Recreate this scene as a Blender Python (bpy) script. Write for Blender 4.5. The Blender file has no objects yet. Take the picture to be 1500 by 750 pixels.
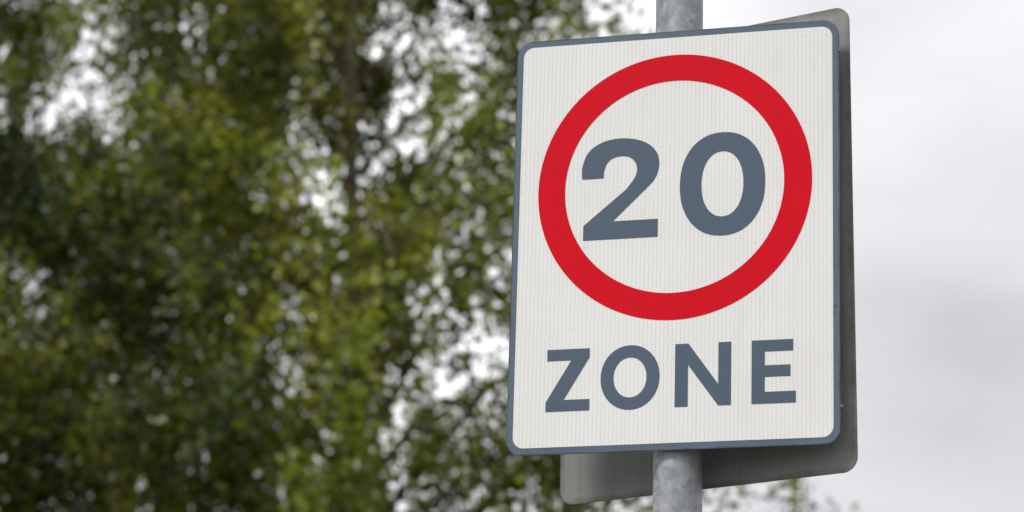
import bpy, math, random
import numpy as np
from mathutils import Matrix, Vector
S=bpy.context.scene
S.view_settings.view_transform='Standard'
S.view_settings.look='None'
S.view_settings.exposure=0
COL=S.collection
ZS=3.294            # height of the sign centre above ground

# ------------------------------------------------------------ helpers
def link(o,parent=None):
    COL.objects.link(o)
    if parent is not None: o.parent=parent
    return o
def empty(name,loc=(0,0,0)):
    e=bpy.data.objects.new(name,None); e.location=loc; e.empty_display_size=.2
    return link(e)
def mesh_obj(name,v,f,mat=None,parent=None,smooth=False):
    m=bpy.data.meshes.new(name); m.from_pydata([tuple(p) for p in v],[],f); m.update()
    if mat: m.materials.append(mat)
    if smooth:
        for p in m.polygons: p.use_smooth=True
    o=bpy.data.objects.new(name,m)
    return link(o,parent)
def new_mat(name):
    m=bpy.data.materials.new(name); m.use_nodes=True
    nt=m.node_tree; b=nt.nodes['Principled BSDF']
    return m,nt,b
def N(nt,t,**k):
    n=nt.nodes.new(t)
    for a,b in k.items(): setattr(n,a,b)
    return n
def ramp(nt,fac,stops):
    r=N(nt,'ShaderNodeValToRGB')
    el=r.color_ramp.elements
    while len(el)<len(stops): el.new(.5)
    for e,(p,c) in zip(el,stops):
        e.position=p; e.color=(*c,1) if len(c)==3 else c
    nt.links.new(fac,r.inputs['Fac']); return r.outputs['Color']
def noise(nt,scale,detail=4,rough=.55,vec=None,mapscale=None,loc=None):
    n=N(nt,'ShaderNodeTexNoise'); n.inputs['Scale'].default_value=scale
    n.inputs['Detail'].default_value=detail; n.inputs['Roughness'].default_value=rough
    if vec is None:
        vec=N(nt,'ShaderNodeTexCoord').outputs['Object']
    if mapscale:
        mp=N(nt,'ShaderNodeMapping'); mp.inputs['Scale'].default_value=mapscale
        if loc: mp.inputs['Location'].default_value=loc
        nt.links.new(vec,mp.inputs['Vector']); vec=mp.outputs['Vector']
    nt.links.new(vec,n.inputs['Vector']); return n.outputs['Fac']
def mix(nt,fac,a,b,mode='MIX'):
    m=N(nt,'ShaderNodeMix',data_type='RGBA',blend_type=mode)
    for sock,val in ((m.inputs[0],fac),(m.inputs[6],a),(m.inputs[7],b)):
        if isinstance(val,(int,float)): sock.default_value=val
        elif isinstance(val,tuple): sock.default_value=(*val,1)
        else: nt.links.new(val,sock)
    return m.outputs[2]
def math_n(nt,op,a,b=None):
    m=N(nt,'ShaderNodeMath',operation=op)
    for i,val in enumerate((a,b)):
        if val is None: continue
        if isinstance(val,(int,float)): m.inputs[i].default_value=val
        else: nt.links.new(val,m.inputs[i])
    return m.outputs[0]

# ------------------------------------------------------------ materials
def sheeting(name,col,amt=.10,rough=.38,spec=.12):
    """retro-reflective sheeting: wavy rows of micro-cells, a little road grime"""
    m,nt,b=new_mat(name)
    oc=N(nt,'ShaderNodeTexCoord').outputs['Object']
    sx=N(nt,'ShaderNodeSeparateXYZ'); nt.links.new(oc,sx.inputs[0])
    kx=2*math.pi/.0150; kz=2*math.pi/.0112
    wob=math_n(nt,'MULTIPLY',math_n(nt,'SINE',math_n(nt,'MULTIPLY',sx.outputs['X'],kx)),.0016)
    a=math_n(nt,'SINE',math_n(nt,'MULTIPLY',sx.outputs['X'],kx))
    c=math_n(nt,'SINE',math_n(nt,'MULTIPLY',math_n(nt,'ADD',sx.outputs['Z'],wob),kz))
    cellf=math_n(nt,'ABSOLUTE',math_n(nt,'MULTIPLY',a,c))
    col1=ramp(nt,cellf,[(0.0,(1-amt,)*3),(.36,(1,1,1))])
    dirt=ramp(nt,noise(nt,5,6,.6),[(.3,(.945,.94,.93)),(.7,(1,1,1))])
    streak=ramp(nt,noise(nt,1,5,.6,mapscale=(45,45,2.0)),[(.52,(1,1,1)),(.8,(.955,.95,.94))])
    fleck=ramp(nt,noise(nt,160,2,.5),[(.25,(.88,.87,.85)),(.36,(1,1,1))])
    base=mix(nt,1.0,col,col1,'MULTIPLY')
    base=mix(nt,1.0,base,dirt,'MULTIPLY'); base=mix(nt,1.0,base,fleck,'MULTIPLY'); base=mix(nt,1.0,base,streak,'MULTIPLY')
    nt.links.new(base,b.inputs['Base Color'])
    b.inputs['Roughness'].default_value=rough
    b.inputs['Specular IOR Level'].default_value=spec
    return m
M_white=sheeting('sign_white_sheeting',(.855,.845,.83),.17)
M_red=sheeting('sign_red_film',(.675,.002,.014),.05,.35)
M_slate=sheeting('sign_grey_film',(.084,.119,.168),.03,.4,.25)

m,nt,b=new_mat('sign_border_film')
oc=N(nt,'ShaderNodeTexCoord').outputs['Object']
sx=N(nt,'ShaderNodeSeparateXYZ'); nt.links.new(oc,sx.inputs[0])
ex=math_n(nt,'SUBTRACT',.300,math_n(nt,'ABSOLUTE',sx.outputs['X']))
ez=math_n(nt,'SUBTRACT',.394,math_n(nt,'ABSOLUTE',sx.outputs['Z']))
e=math_n(nt,'MINIMUM',ex,ez)
e=math_n(nt,'ADD',math_n(nt,'MULTIPLY',e,110.0),math_n(nt,'MULTIPLY',noise(nt,22,6,.7),.9))
k=ramp(nt,e,[(.42,(1,1,1)),(.75,(0,0,0))])
sc=ramp(nt,noise(nt,30,7,.75),[(.60,(0,0,0)),(.66,(1,1,1))])
base=ramp(nt,noise(nt,12,5,.6),[(.3,(.085,.118,.165)),(.7,(.108,.148,.20))])
base=mix(nt,k,base,(.05,.05,.048)); base=mix(nt,math_n(nt,'MULTIPLY',sc,.6),base,(.05,.045,.04))
nt.links.new(base,b.inputs['Base Color']); b.inputs['Roughness'].default_value=.45
b.inputs['Specular IOR Level'].default_value=.3
M_border=m

def aluminium(name,c0,c1,metal=.0,rough=.5,dirt=None):
    m,nt,b=new_mat(name)
    f=noise(nt,6,6,.6)
    base=ramp(nt,f,[(.3,c0),(.7,c1)])
    if dirt:
        oc=N(nt,'ShaderNodeTexCoord').outputs['Object']
        sx=N(nt,'ShaderNodeSeparateXYZ'); nt.links.new(oc,sx.inputs[0])
        ex=math_n(nt,'SUBTRACT',.2966,math_n(nt,'ABSOLUTE',sx.outputs['X']))
        ez=math_n(nt,'SUBTRACT',.4344,math_n(nt,'ABSOLUTE',sx.outputs['Z']))
        e=math_n(nt,'MINIMUM',ex,ez)
        e=math_n(nt,'ADD',math_n(nt,'MULTIPLY',e,30.0),math_n(nt,'MULTIPLY',noise(nt,14,6,.7),1.1))
        k=ramp(nt,e,[(.45,(1,1,1)),(.95,(0,0,0))])
        base=mix(nt,math_n(nt,'MULTIPLY',k,.75),base,dirt)
        st=ramp(nt,noise(nt,1,4,.6,mapscale=(60,60,3)),[(.5,(1,1,1)),(.75,(.8,.78,.74))])
        base=mix(nt,1.0,base,st,'MULTIPLY')
    nt.links.new(base,b.inputs['Base Color'])
    b.inputs['Metallic'].default_value=metal
    b.inputs['Roughness'].default_value=rough
    return m
M_back=aluminium('weathered_grey_plate',(.19,.20,.197),(.26,.27,.265),.0,.55,(.075,.065,.035))
M_edge=aluminium('plate_edge',(.06,.057,.05),(.12,.115,.10),.1,.6)
M_chan=aluminium('channel_aluminium',(.45,.46,.47),(.55,.56,.57),.7,.4)
M_bolt=aluminium('bolt_steel',(.10,.08,.06),(.25,.2,.15),.3,.6)

m,nt,b=new_mat('galvanised_steel')
oc=N(nt,'ShaderNodeTexCoord').outputs['Object']
w=N(nt,'ShaderNodeTexNoise'); w.inputs['Scale'].default_value=30; nt.links.new(oc,w.inputs['Vector'])
wv=N(nt,'ShaderNodeVectorMath',operation='MULTIPLY_ADD'); nt.links.new(w.outputs['Color'],wv.inputs[0])
wv.inputs[1].default_value=(.04,.04,.04); nt.links.new(oc,wv.inputs[2])
v=N(nt,'ShaderNodeTexVoronoi'); v.inputs['Scale'].default_value=66; v.feature='SMOOTH_F1'; v.inputs['Smoothness'].default_value=.3; nt.links.new(wv.outputs[0],v.inputs['Vector'])
vs=N(nt,'ShaderNodeSeparateXYZ'); nt.links.new(v.outputs['Color'],vs.inputs[0])
sp=ramp(nt,vs.outputs[0],[(0,(.30,.315,.34)),(.5,(.38,.395,.42)),(1,(.48,.49,.51))])
n1=ramp(nt,noise(nt,9,6,.65),[(.3,(.70,.71,.73)),(.7,(1,1,1))])
n2=ramp(nt,noise(nt,3,5,.6,mapscale=(20,20,1.2)),[(.45,(1,1,1)),(.8,(.82,.8,.77))])
base=mix(nt,1.0,sp,n1,'MULTIPLY'); base=mix(nt,1.0,base,n2,'MULTIPLY')
nt.links.new(base,b.inputs['Base Color']); b.inputs['Metallic'].default_value=.35
nt.links.new(ramp(nt,noise(nt,25,4),[(.3,(.45,)*3),(.7,(.65,)*3)]),b.inputs['Roughness'])
bp=N(nt,'ShaderNodeBump'); bp.inputs['Strength'].default_value=.25; bp.inputs['Distance'].default_value=.001
nt.links.new(noise(nt,60,5),bp.inputs['Height']); nt.links.new(bp.outputs[0],b.inputs['Normal'])
M_galv=m

def simple_noise_mat(name,c0,c1,scale,rough=.9,bump=0,ms=None,detail=8):
    m,nt,b=new_mat(name)
    f=noise(nt,scale,detail,.6,mapscale=ms)
    nt.links.new(ramp(nt,f,[(.3,c0),(.7,c1)]),b.inputs['Base Color'])
    b.inputs['Roughness'].default_value=rough
    if bump:
        bp=N(nt,'ShaderNodeBump'); bp.inputs['Strength'].default_value=bump; bp.inputs['Distance'].default_value=.02
        nt.links.new(f,bp.inputs['Height']); nt.links.new(bp.outputs[0],b.inputs['Normal'])
    return m
M_grass=simple_noise_mat('grass',(.035,.05,.015),(.08,.10,.03),3,.95,.6)
M_asph=simple_noise_mat('asphalt',(.04,.04,.042),(.065,.065,.065),40,.85,.3)
M_pave=simple_noise_mat('paving',(.18,.175,.165),(.28,.27,.255),8,.9,.2)
M_kerb=simple_noise_mat('kerb_stone',(.25,.245,.235),(.36,.35,.335),12,.85,.2)
M_paint=simple_noise_mat('road_paint',(.55,.55,.53),(.8,.8,.78),25,.7)
M_bark=simple_noise_mat('birch_bark',(.07,.05,.035),(.22,.17,.12),2.5,.9,.5,(3,3,6))
M_twig=simple_noise_mat('twig_bark',(.05,.033,.018),(.11,.075,.04),4,.9)

def leaf_mat(name):
    m=bpy.data.materials.new(name); m.use_nodes=True; nt=m.node_tree; nt.nodes.clear()
    at=N(nt,'ShaderNodeAttribute',attribute_name='leafcol')
    d=N(nt,'ShaderNodeBsdfDiffuse'); t=N(nt,'ShaderNodeBsdfTranslucent'); g=N(nt,'ShaderNodeBsdfGlossy')
    g.inputs['Roughness'].default_value=.25; g.inputs['Color'].default_value=(.85,.9,.85,1)
    nt.links.new(at.outputs['Color'],d.inputs['Color'])
    tc=mix(nt,1.0,at.outputs['Color'],(1.35,1.35,.55),'MULTIPLY'); nt.links.new(tc,t.inputs['Color'])
    m1=N(nt,'ShaderNodeMixShader'); m1.inputs[0].default_value=.40
    nt.links.new(d.outputs[0],m1.inputs[1]); nt.links.new(t.outputs[0],m1.inputs[2])
    m2=N(nt,'ShaderNodeMixShader'); m2.inputs[0].default_value=.035
    nt.links.new(m1.outputs[0],m2.inputs[1]); nt.links.new(g.outputs[0],m2.inputs[2])
    o=N(nt,'ShaderNodeOutputMaterial'); nt.links.new(m2.outputs[0],o.inputs[0]); return m
M_leaf=leaf_mat('leaf')

# ------------------------------------------------------------ flat sign geometry (mm, x right, z up)
def rrect(hw,hh,r,n=10):
    pts=[]
    for cx,cz,a0 in ((hw-r,hh-r,0),(-hw+r,hh-r,90),(-hw+r,-hh+r,180),(hw-r,-hh+r,270)):
        for i in range(n+1):
            a=math.radians(a0+90*i/n); pts.append((cx+r*math.cos(a),cz+r*math.sin(a)))
    return pts
def slab(name,pts,y0,y1,mats,parent):
    n=len(pts)
    v=[(x/1000,y0,z/1000) for x,z in pts]+[(x/1000,y1,z/1000) for x,z in pts]
    f=[list(range(n)),list(range(2*n-1,n-1,-1))]+[[i,n+i,n+(i+1)%n,(i+1)%n] for i in range(n)]
    o=mesh_obj(name,v,f,None,parent)
    for mm in mats: o.data.materials.append(mm)
    for i,p in enumerate(o.data.polygons): p.material_index=0 if i==0 else (1 if i==1 else 2)
    return o
def flat(name,pts,y,mat,parent):
    return mesh_obj(name,[(x/1000,y,z/1000) for x,z in pts],[list(range(len(pts)))],mat,parent)
def ring(name,outer,inner,y,mat,parent):
    n=len(outer)
    v=[(x/1000,y,z/1000) for x,z in outer+inner]
    return mesh_obj(name,v,[[i,(i+1)%n,n+(i+1)%n,n+i] for i in range(n)],mat,parent)
def sell(cx,cz,rx,rz,p=2.0,n=96):
    out=[]
    for i in range(n):
        a=2*math.pi*i/n; c,s=math.cos(a),math.sin(a)
        out.append((cx+rx*math.copysign(abs(c)**(2/p),c),cz+rz*math.copysign(abs(s)**(2/p),s)))
    return out
def catmull(P,k=7):
    out=[]
    for i in range(len(P)-1):
        p0=P[max(i-1,0)];p1=P[i];p2=P[i+1];p3=P[min(i+2,len(P)-1)]
        for j in range(k):
            t=j/k
            out.append(tuple(.5*((2*p1[d])+(-p0[d]+p2[d])*t+(2*p0[d]-5*p1[d]+4*p2[d]-p3[d])*t*t+(-p0[d]+3*p1[d]-3*p2[d]+p3[d])*t**3) for d in (0,1)))
    out.append(P[-1]); return out

sign=empty('traffic_sign',(0,0,ZS))
slab('panel',rrect(300,394,30),0,.003,[M_border,M_back,M_edge],sign)
flat('white_face',rrect(288,381.5,20),-.0005,M_white,sign)
ring('red_ring',sell(-.9,95.1,252.1,252.1,2,180),sell(-.9,95.1,201.7,201.7,2,180),-.0010,M_red,sign)
outer=catmull([(-131,117),(-130,131),(-125,145),(-115,154),(-100,157.5),(-84,155),(-73,145),(-69,131),(-73,115),(-88,94)],6)
outer+= [(-167,28),(-167,0),(-29,0),(-29,34),(-112,34)]
outer+= catmull([(-110,36),(-60,84.6),(-36,110),(-28,137),(-34,163),(-57,183),(-95,192),(-133,187),(-160,169),(-171,141),(-171,117)],6)
flat('digit_2',outer,-.0010,M_slate,sign)
ring('digit_0',sell(88.6,93.5,78,97.8,2.18),sell(88.6,93.3,38.3,61.6,2.15),-.0010,M_slate,sign)
flat('letter_Z',[(-228,-202),(-150,-202),(-150,-219),(-196,-295.5),(-148.5,-295.5),(-148.5,-316.5),(-229,-316.5),(-229,-299),(-183.5,-223),(-228,-223)],-.0010,M_slate,sign)
ring('letter_O',sell(-75.4,-259.2,53.6,59.2,2.05),sell(-75.4,-259.2,30,36.6,2.05),-.0010,M_slate,sign)
flat('letter_N',[(6,-202),(30,-202),(84,-278),(84,-202),(107,-202),(107,-317),(84,-317),(29.5,-241),(29.5,-317),(6,-317)],-.0010,M_slate,sign)
flat('letter_E',[(143.5,-202),(217.3,-202),(217.3,-223),(167,-223),(167,-248),(212.5,-248),(212.5,-269),(167,-269),(167,-296),(222,-296),(222,-317.3),(143.5,-317.3)],-.0010,M_slate,sign)

def box(name,cx,cy,cz,sx,sy,sz,mat,parent,bevel=0):
    v=[(cx+a*sx/2,cy+b_*sy/2,cz+c*sz/2) for a in(-1,1) for b_ in(-1,1) for c in(-1,1)]
    f=[(0,1,3,2),(4,6,7,5),(0,4,5,1),(2,3,7,6),(0,2,6,4),(1,5,7,3)]
    o=mesh_obj(name,v,f,mat,parent)
    if bevel:
        md=o.modifiers.new('b','BEVEL'); md.width=bevel; md.segments=2
    return o
def cyl(name,p0,p1,r,mat,parent,n=24,caps=True,r1=None):
    p0=Vector(p0);p1=Vector(p1);d=(p1-p0).normalized()
    a=d.orthogonal().normalized();b_=d.cross(a)
    r1=r if r1 is None else r1
    v=[p0+r*(math.cos(2*math.pi*i/n)*a+math.sin(2*math.pi*i/n)*b_) for i in range(n)]+[p1+r1*(math.cos(2*math.pi*i/n)*a+math.sin(2*math.pi*i/n)*b_) for i in range(n)]
    f=[[i,(i+1)%n,n+(i+1)%n,n+i] for i in range(n)]
    o=mesh_obj(name,v,f+([list(range(n-1,-1,-1)),list(range(n,2*n))] if caps else []),mat,parent)
    for i,p in enumerate(o.data.polygons): p.use_smooth=i<n
    return o
for i,z in enumerate((.26,-.26)):
    box(f'rail_{i+1}',0,.0072,z,.46,.0075,.04,M_chan,sign,.001)
cyl('rim_bolt',(.3005,.001,-.328),(.3045,.001,-.328),.004,M_bolt,sign,6)
cyl('rim_bolt_2',(.2995,.001,.333),(.3025,.001,.333),.003,M_bolt,sign,6)

back=empty('traffic_sign',(.0324,.110,ZS-.0058))
yaw,roll=.2675,.0141
ax=Vector((math.cos(yaw),-math.sin(yaw),0)); zz=Vector((0,0,1))
ux=math.cos(roll)*ax+math.sin(roll)*zz; uz=-math.sin(roll)*ax+math.cos(roll)*zz
uy=uz.cross(ux)
back.matrix_world=Matrix((( ux.x,uy.x,uz.x,.0324),(ux.y,uy.y,uz.y,.110),(ux.z,uy.z,uz.z,ZS-.0058),(0,0,0,1)))
slab('panel',rrect(296.6,434.4,28),0,.003,[M_back,M_slate,M_edge],back)
flat('white_face',rrect(284,421,20)[::-1],.0036,M_white,back)
for i,z in enumerate((.26,-.26)):
    box(f'rail_{i+1}',0,-.0045,z,.42,.009,.04,M_chan,back,.001)

post=empty('sign_post',(0,.055,0))
lean=.0085
def px(z): return -.0028-lean*(z-ZS)
nseg=20; vs_=[];fs_=[];n=48;R=.0437;top=4.45
for k in range(nseg+1):
    z=.10+(top-.10)*k/nseg
    for i in range(n):
        a=2*math.pi*i/n; vs_.append((px(z)+R*math.cos(a),R*math.sin(a),z))
for k in range(nseg):
    for i in range(n): fs_.append([k*n+i,k*n+(i+1)%n,(k+1)*n+(i+1)%n,(k+1)*n+i])
mesh_obj('tube',vs_,fs_,M_galv,post,True)
cyl('cap',(px(top),0,top-.02),(px(top),0,top+.012),.047,M_bolt,post,32)
for z in (ZS+.26,ZS-.26):
    cyl('clip',(px(z),0,z-.013),(px(z),0,z+.013),R+.003,M_chan,post,40)
cyl('base_collar',(px(.1),0,.121),(px(.1),0,.16),.06,M_galv,post,32)

# ------------------------------------------------------------ ground
mesh_obj('ground',[(-600,-600,0),(600,-600,0),(600,600,0),(-600,600,0)],[[0,1,2,3]],M_grass)
mesh_obj('road',[(.72,-600,.004),(7.2,-600,.004),(7.2,600,.004),(.72,600,.004)],[[0,1,2,3]],M_asph)
rm=empty('road_markings')
y=-60
v=[];f=[]
while y<120:
    k=len(v); v+=[(3.92,y,.008),(4.02,y,.008),(4.02,y+2,.008),(3.92,y+2,.008)]; f.append([k,k+1,k+2,k+3]); y+=6
mesh_obj('centre_line',v,f,M_paint,rm)
box('pavement',-.7,0,.055,2.5,400,.13,M_pave,None)
kb=empty('kerb')
box('kerb_near',.636,0,.062,.165,400,.125+.01,M_kerb,kb,.012)
box('kerb_far',7.28,0,.062,.15,400,.13,M_kerb,kb,.012)

# ------------------------------------------------------------ trees
def tubes_to_mesh(paths,name,mat,parent,sides=6):
    V=[];F=[]
    for P,r0,r1 in paths:
        P=np.asarray(P,float); n=len(P)
        T=np.gradient(P,axis=0); T/=np.linalg.norm(T,axis=1)[:,None]+1e-9
        ref=np.array([.3,.9,.1]) ; A=np.cross(T,ref); A/=np.linalg.norm(A,axis=1)[:,None]+1e-9; B=np.cross(T,A)
        rr=np.linspace(r0,r1,n); k0=len(V)
        for i in range(n):
            for s in range(sides):
                a=2*math.pi*s/sides
                V.append(P[i]+rr[i]*(math.cos(a)*A[i]+math.sin(a)*B[i]))
        for i in range(n-1):
            for s in range(sides):
                F.append([k0+i*sides+s,k0+i*sides+(s+1)%sides,k0+(i+1)*sides+(s+1)%sides,k0+(i+1)*sides+s])
    return mesh_obj(name,V,F,mat,parent,True)

def make_tree(name,base,H,Rmax,crown_lo,seed,nlimb,nsec,nstr,leaf,dens,hang,palette,trunk_r,power=.8,spread=.09):
    rng=np.random.default_rng(seed)
    root=empty(name,(base[0],base[1],0))
    zt=np.linspace(0,H,24)
    ph=rng.uniform(0,6,2)
    tx=.22*np.sin(zt*.35+ph[0])*zt/H*1.2; ty=.22*np.sin(zt*.3+ph[1])*zt/H*1.2
    tx-=tx[0];ty-=ty[0]
    trunk=np.stack([tx,ty,zt],1)
    wood=[];twigs=[];LP=[];LC=[]
    wood.append((trunk,trunk_r,.015))
    for li in range(nlimb):
        u=(li+rng.uniform(0,.9))/nlimb
        h=crown_lo+(H-.4-crown_lo)*u**.95
        p0=np.array([np.interp(h,zt,tx),np.interp(h,zt,ty),h])
        az=li*2.399+rng.uniform(-.5,.5)
        frac=(h-crown_lo)/(H-crown_lo)
        L=Rmax*(1-frac)**power*(.65+.35*min(1,frac*6+.4))*rng.uniform(.78,1.12)+.35
        d=np.array([math.cos(az),math.sin(az),0])
        t=np.linspace(0,1,9)
        rise=L*rng.uniform(.35,.8)
        side=np.cross(d,[0,0,1])*rng.uniform(-.25,.25)*L
        P=p0+np.outer(t*L,d)+np.outer(t**2,side)+np.outer(rise*np.sin(t*2.3)*.9,[0,0,1])
        wood.append((P,max(.010,.0115*L+.004),.004))
        shade_limb=rng.normal(0,.22)
        ns=max(3,int(nsec*(.4+.6*L/Rmax)))
        for si in range(ns):
            tt=rng.uniform(.08,1)**.8
            q0=np.array([np.interp(tt,t,P[:,k]) for k in range(3)])
            a2=az+rng.uniform(-1.6,1.6); l2=L*rng.uniform(.10,.36)+.15
            d2=np.array([math.cos(a2),math.sin(a2),rng.uniform(-.1,.8)])
            s=np.linspace(0,1,5)
            Q=q0+np.outer(s*l2,d2)-np.outer(s**2*l2*.35,[0,0,1])
            twigs.append((Q,.007,.003))
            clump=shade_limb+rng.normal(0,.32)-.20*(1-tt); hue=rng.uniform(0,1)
            ck=rng.uniform(.5,1.5)
            for k in range(nstr):
                ss=rng.uniform(.1,1)
                r0=np.array([np.interp(ss,s,Q[:,j]) for j in range(3)])
                Ls=hang*rng.uniform(.25,1.25)
                a3=rng.uniform(0,6.28); out=rng.uniform(.03,.30)*Ls
                w=np.linspace(0,1,5)
                St=r0+np.outer(w,[math.cos(a3)*out,math.sin(a3)*out,0])+np.outer(-Ls*w**1.4+.12*np.sin(w*3.1)*Ls,[0,0,1])
                if k%3==0: twigs.append((St,.0035,.002))
                nl=max(3,int(Ls*dens*ck*rng.uniform(.6,1.4)))
                wl=rng.uniform(.0,1,nl)
                pos=np.stack([np.interp(wl,w,St[:,j]) for j in range(3)],1)+rng.normal(0,1,(nl,3))*(spread*(1.15-.7*wl))[:,None]
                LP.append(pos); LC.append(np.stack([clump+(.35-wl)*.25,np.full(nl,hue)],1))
    P=np.concatenate(LP); C=np.concatenate(LC); n=len(P)
    ax1=rng.normal(0,1,(n,3)); ax1[:,2]-=.9; ax1/=np.linalg.norm(ax1,axis=1)[:,None]
    tmp=rng.normal(0,1,(n,3)); ax2=np.cross(ax1,tmp); ax2/=np.linalg.norm(ax2,axis=1)[:,None]
    sz=leaf*rng.uniform(.6,1.25,n)[:,None]
    v0=P-ax1*sz*.5; v1=P+ax2*sz*.38-ax1*sz*.08; v2=P+ax1*sz*.5; v3=P-ax2*sz*.38-ax1*sz*.08
    V=np.stack([v0,v1,v2,v3],1).reshape(-1,3)
    me=bpy.data.meshes.new('leaves')
    me.vertices.add(4*n); me.vertices.foreach_set('co',V.ravel().astype(np.float32))
    me.loops.add(4*n); me.loops.foreach_set('vertex_index',np.arange(4*n,dtype=np.int32))
    me.polygons.add(n); me.polygons.foreach_set('loop_start',np.arange(0,4*n,4,dtype=np.int32))
    me.update(); 
    dark,mid,lite=[np.array(c) for c in palette]
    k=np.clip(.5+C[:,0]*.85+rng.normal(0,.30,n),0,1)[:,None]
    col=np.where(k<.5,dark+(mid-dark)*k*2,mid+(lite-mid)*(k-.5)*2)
    col[:,0]*=.80+.24*C[:,1]; 
    yl=rng.uniform(0,1,n)<.015; col[yl]=np.array([.36,.30,.06])
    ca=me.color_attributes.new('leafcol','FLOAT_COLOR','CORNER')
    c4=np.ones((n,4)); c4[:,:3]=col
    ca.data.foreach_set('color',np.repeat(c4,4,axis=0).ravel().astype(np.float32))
    me.materials.append(M_leaf); me.validate()
    link(bpy.data.objects.new('leaves',me),root)
    tubes_to_mesh(wood[:1],'trunk',M_bark,root,14)
    tubes_to_mesh(wood[1:],'limbs',M_twig,root,6)
    tubes_to_mesh(twigs,'twigs',M_twig,root,3)
    print(name,n)
    return root

camxy=np.array([1.12,-4.976])
def at(yaw,D): return (camxy[0]+D*math.sin(yaw),camxy[1]+D*math.cos(yaw))
pal1=((.038,.050,.008),(.145,.158,.018),(.36,.37,.05))
pal2=((.020,.030,.006),(.066,.085,.011),(.19,.205,.028))
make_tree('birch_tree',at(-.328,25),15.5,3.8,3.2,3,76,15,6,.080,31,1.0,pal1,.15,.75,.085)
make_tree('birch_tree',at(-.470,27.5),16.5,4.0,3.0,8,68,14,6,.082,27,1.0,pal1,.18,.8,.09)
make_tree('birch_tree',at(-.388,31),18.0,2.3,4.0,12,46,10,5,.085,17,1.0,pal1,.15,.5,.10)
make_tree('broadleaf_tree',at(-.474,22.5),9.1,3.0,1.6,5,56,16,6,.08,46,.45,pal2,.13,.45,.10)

# ------------------------------------------------------------ light
az=math.radians(215); el=math.radians(46)
wd=bpy.data.worlds.new('World'); S.world=wd; wd.use_nodes=True
nt=wd.node_tree; bg=nt.nodes['Background']
sky=N(nt,'ShaderNodeTexSky',sky_type='NISHITA'); sky.sun_disc=False
sky.sun_elevation=el; sky.sun_rotation=az
tc=N(nt,'ShaderNodeTexCoord').outputs['Generated']
sx=N(nt,'ShaderNodeSeparateXYZ'); nt.links.new(tc,sx.inputs[0])
c1=noise(nt,2.9,7,.50,vec=tc,mapscale=(1,1,2.4),loc=(.35,.1,.62))
cl=ramp(nt,c1,[(.36,(5.9,5.85,6.15)),(.48,(7.6,7.55,7.85)),(.62,(9.1,9.1,9.25))])
zf=math_n(nt,'MAXIMUM',sx.outputs['Z'],0.0)
zfac=math_n(nt,'ADD',math_n(nt,'MULTIPLY',math_n(nt,'MULTIPLY',zf,zf),1.4),.92)
dt=N(nt,'ShaderNodeVectorMath',operation='DOT_PRODUCT'); nt.links.new(tc,dt.inputs[0])
by=-.46; bv=Vector((math.sin(by)*.95,math.cos(by)*.95,.31)).normalized(); dt.inputs[1].default_value=tuple(bv)
br=ramp(nt,dt.outputs['Value'],[(.962,(1,1,1)),(.992,(1.9,1.9,1.9))])
zc=N(nt,'ShaderNodeCombineXYZ')
for i in range(3): nt.links.new(zfac,zc.inputs[i])
cl=mix(nt,1.0,cl,zc.outputs[0],'MULTIPLY'); cl=mix(nt,1.0,cl,br,'MULTIPLY')
fin=mix(nt,.95,sky.outputs[0],cl)
nt.links.new(fin,bg.inputs['Color']); bg.inputs['Strength'].default_value=.1
L=bpy.data.lights.new('sun','SUN'); L.energy=2.0; L.angle=math.radians(12); L.color=(1,.97,.93)
so=link(bpy.data.objects.new('sun',L))
sd=Vector((math.sin(az)*math.cos(el),math.cos(az)*math.cos(el),math.sin(el)))
so.rotation_euler=sd.to_track_quat('Z','Y').to_euler(); so.location=(0,-10,20)

# ------------------------------------------------------------ camera
yaw,pitch,roll=-.2779,.3039,.0302
f=Vector((math.sin(yaw)*math.cos(pitch),math.cos(yaw)*math.cos(pitch),math.sin(pitch)))
r=Vector((math.cos(yaw),-math.sin(yaw),0)); u=r.cross(f)
r2=math.cos(roll)*r+math.sin(roll)*u; u2=-math.sin(roll)*r+math.cos(roll)*u
cp=Vector((1.12,-4.9763,ZS-1.6439))
cd=bpy.data.cameras.new('camera'); cam=link(bpy.data.objects.new('camera',cd))
cam.matrix_world=Matrix(((r2.x,u2.x,-f.x,cp.x),(r2.y,u2.y,-f.y,cp.y),(r2.z,u2.z,-f.z,cp.z),(0,0,0,1)))
cd.sensor_width=36; cd.lens=105; cd.clip_end=3000; cd.clip_start=.05
cd.dof.use_dof=True; cd.dof.focus_distance=(Vector((0,0,ZS))-cp).dot(f); cd.dof.aperture_fstop=4.6
S.camera=cam
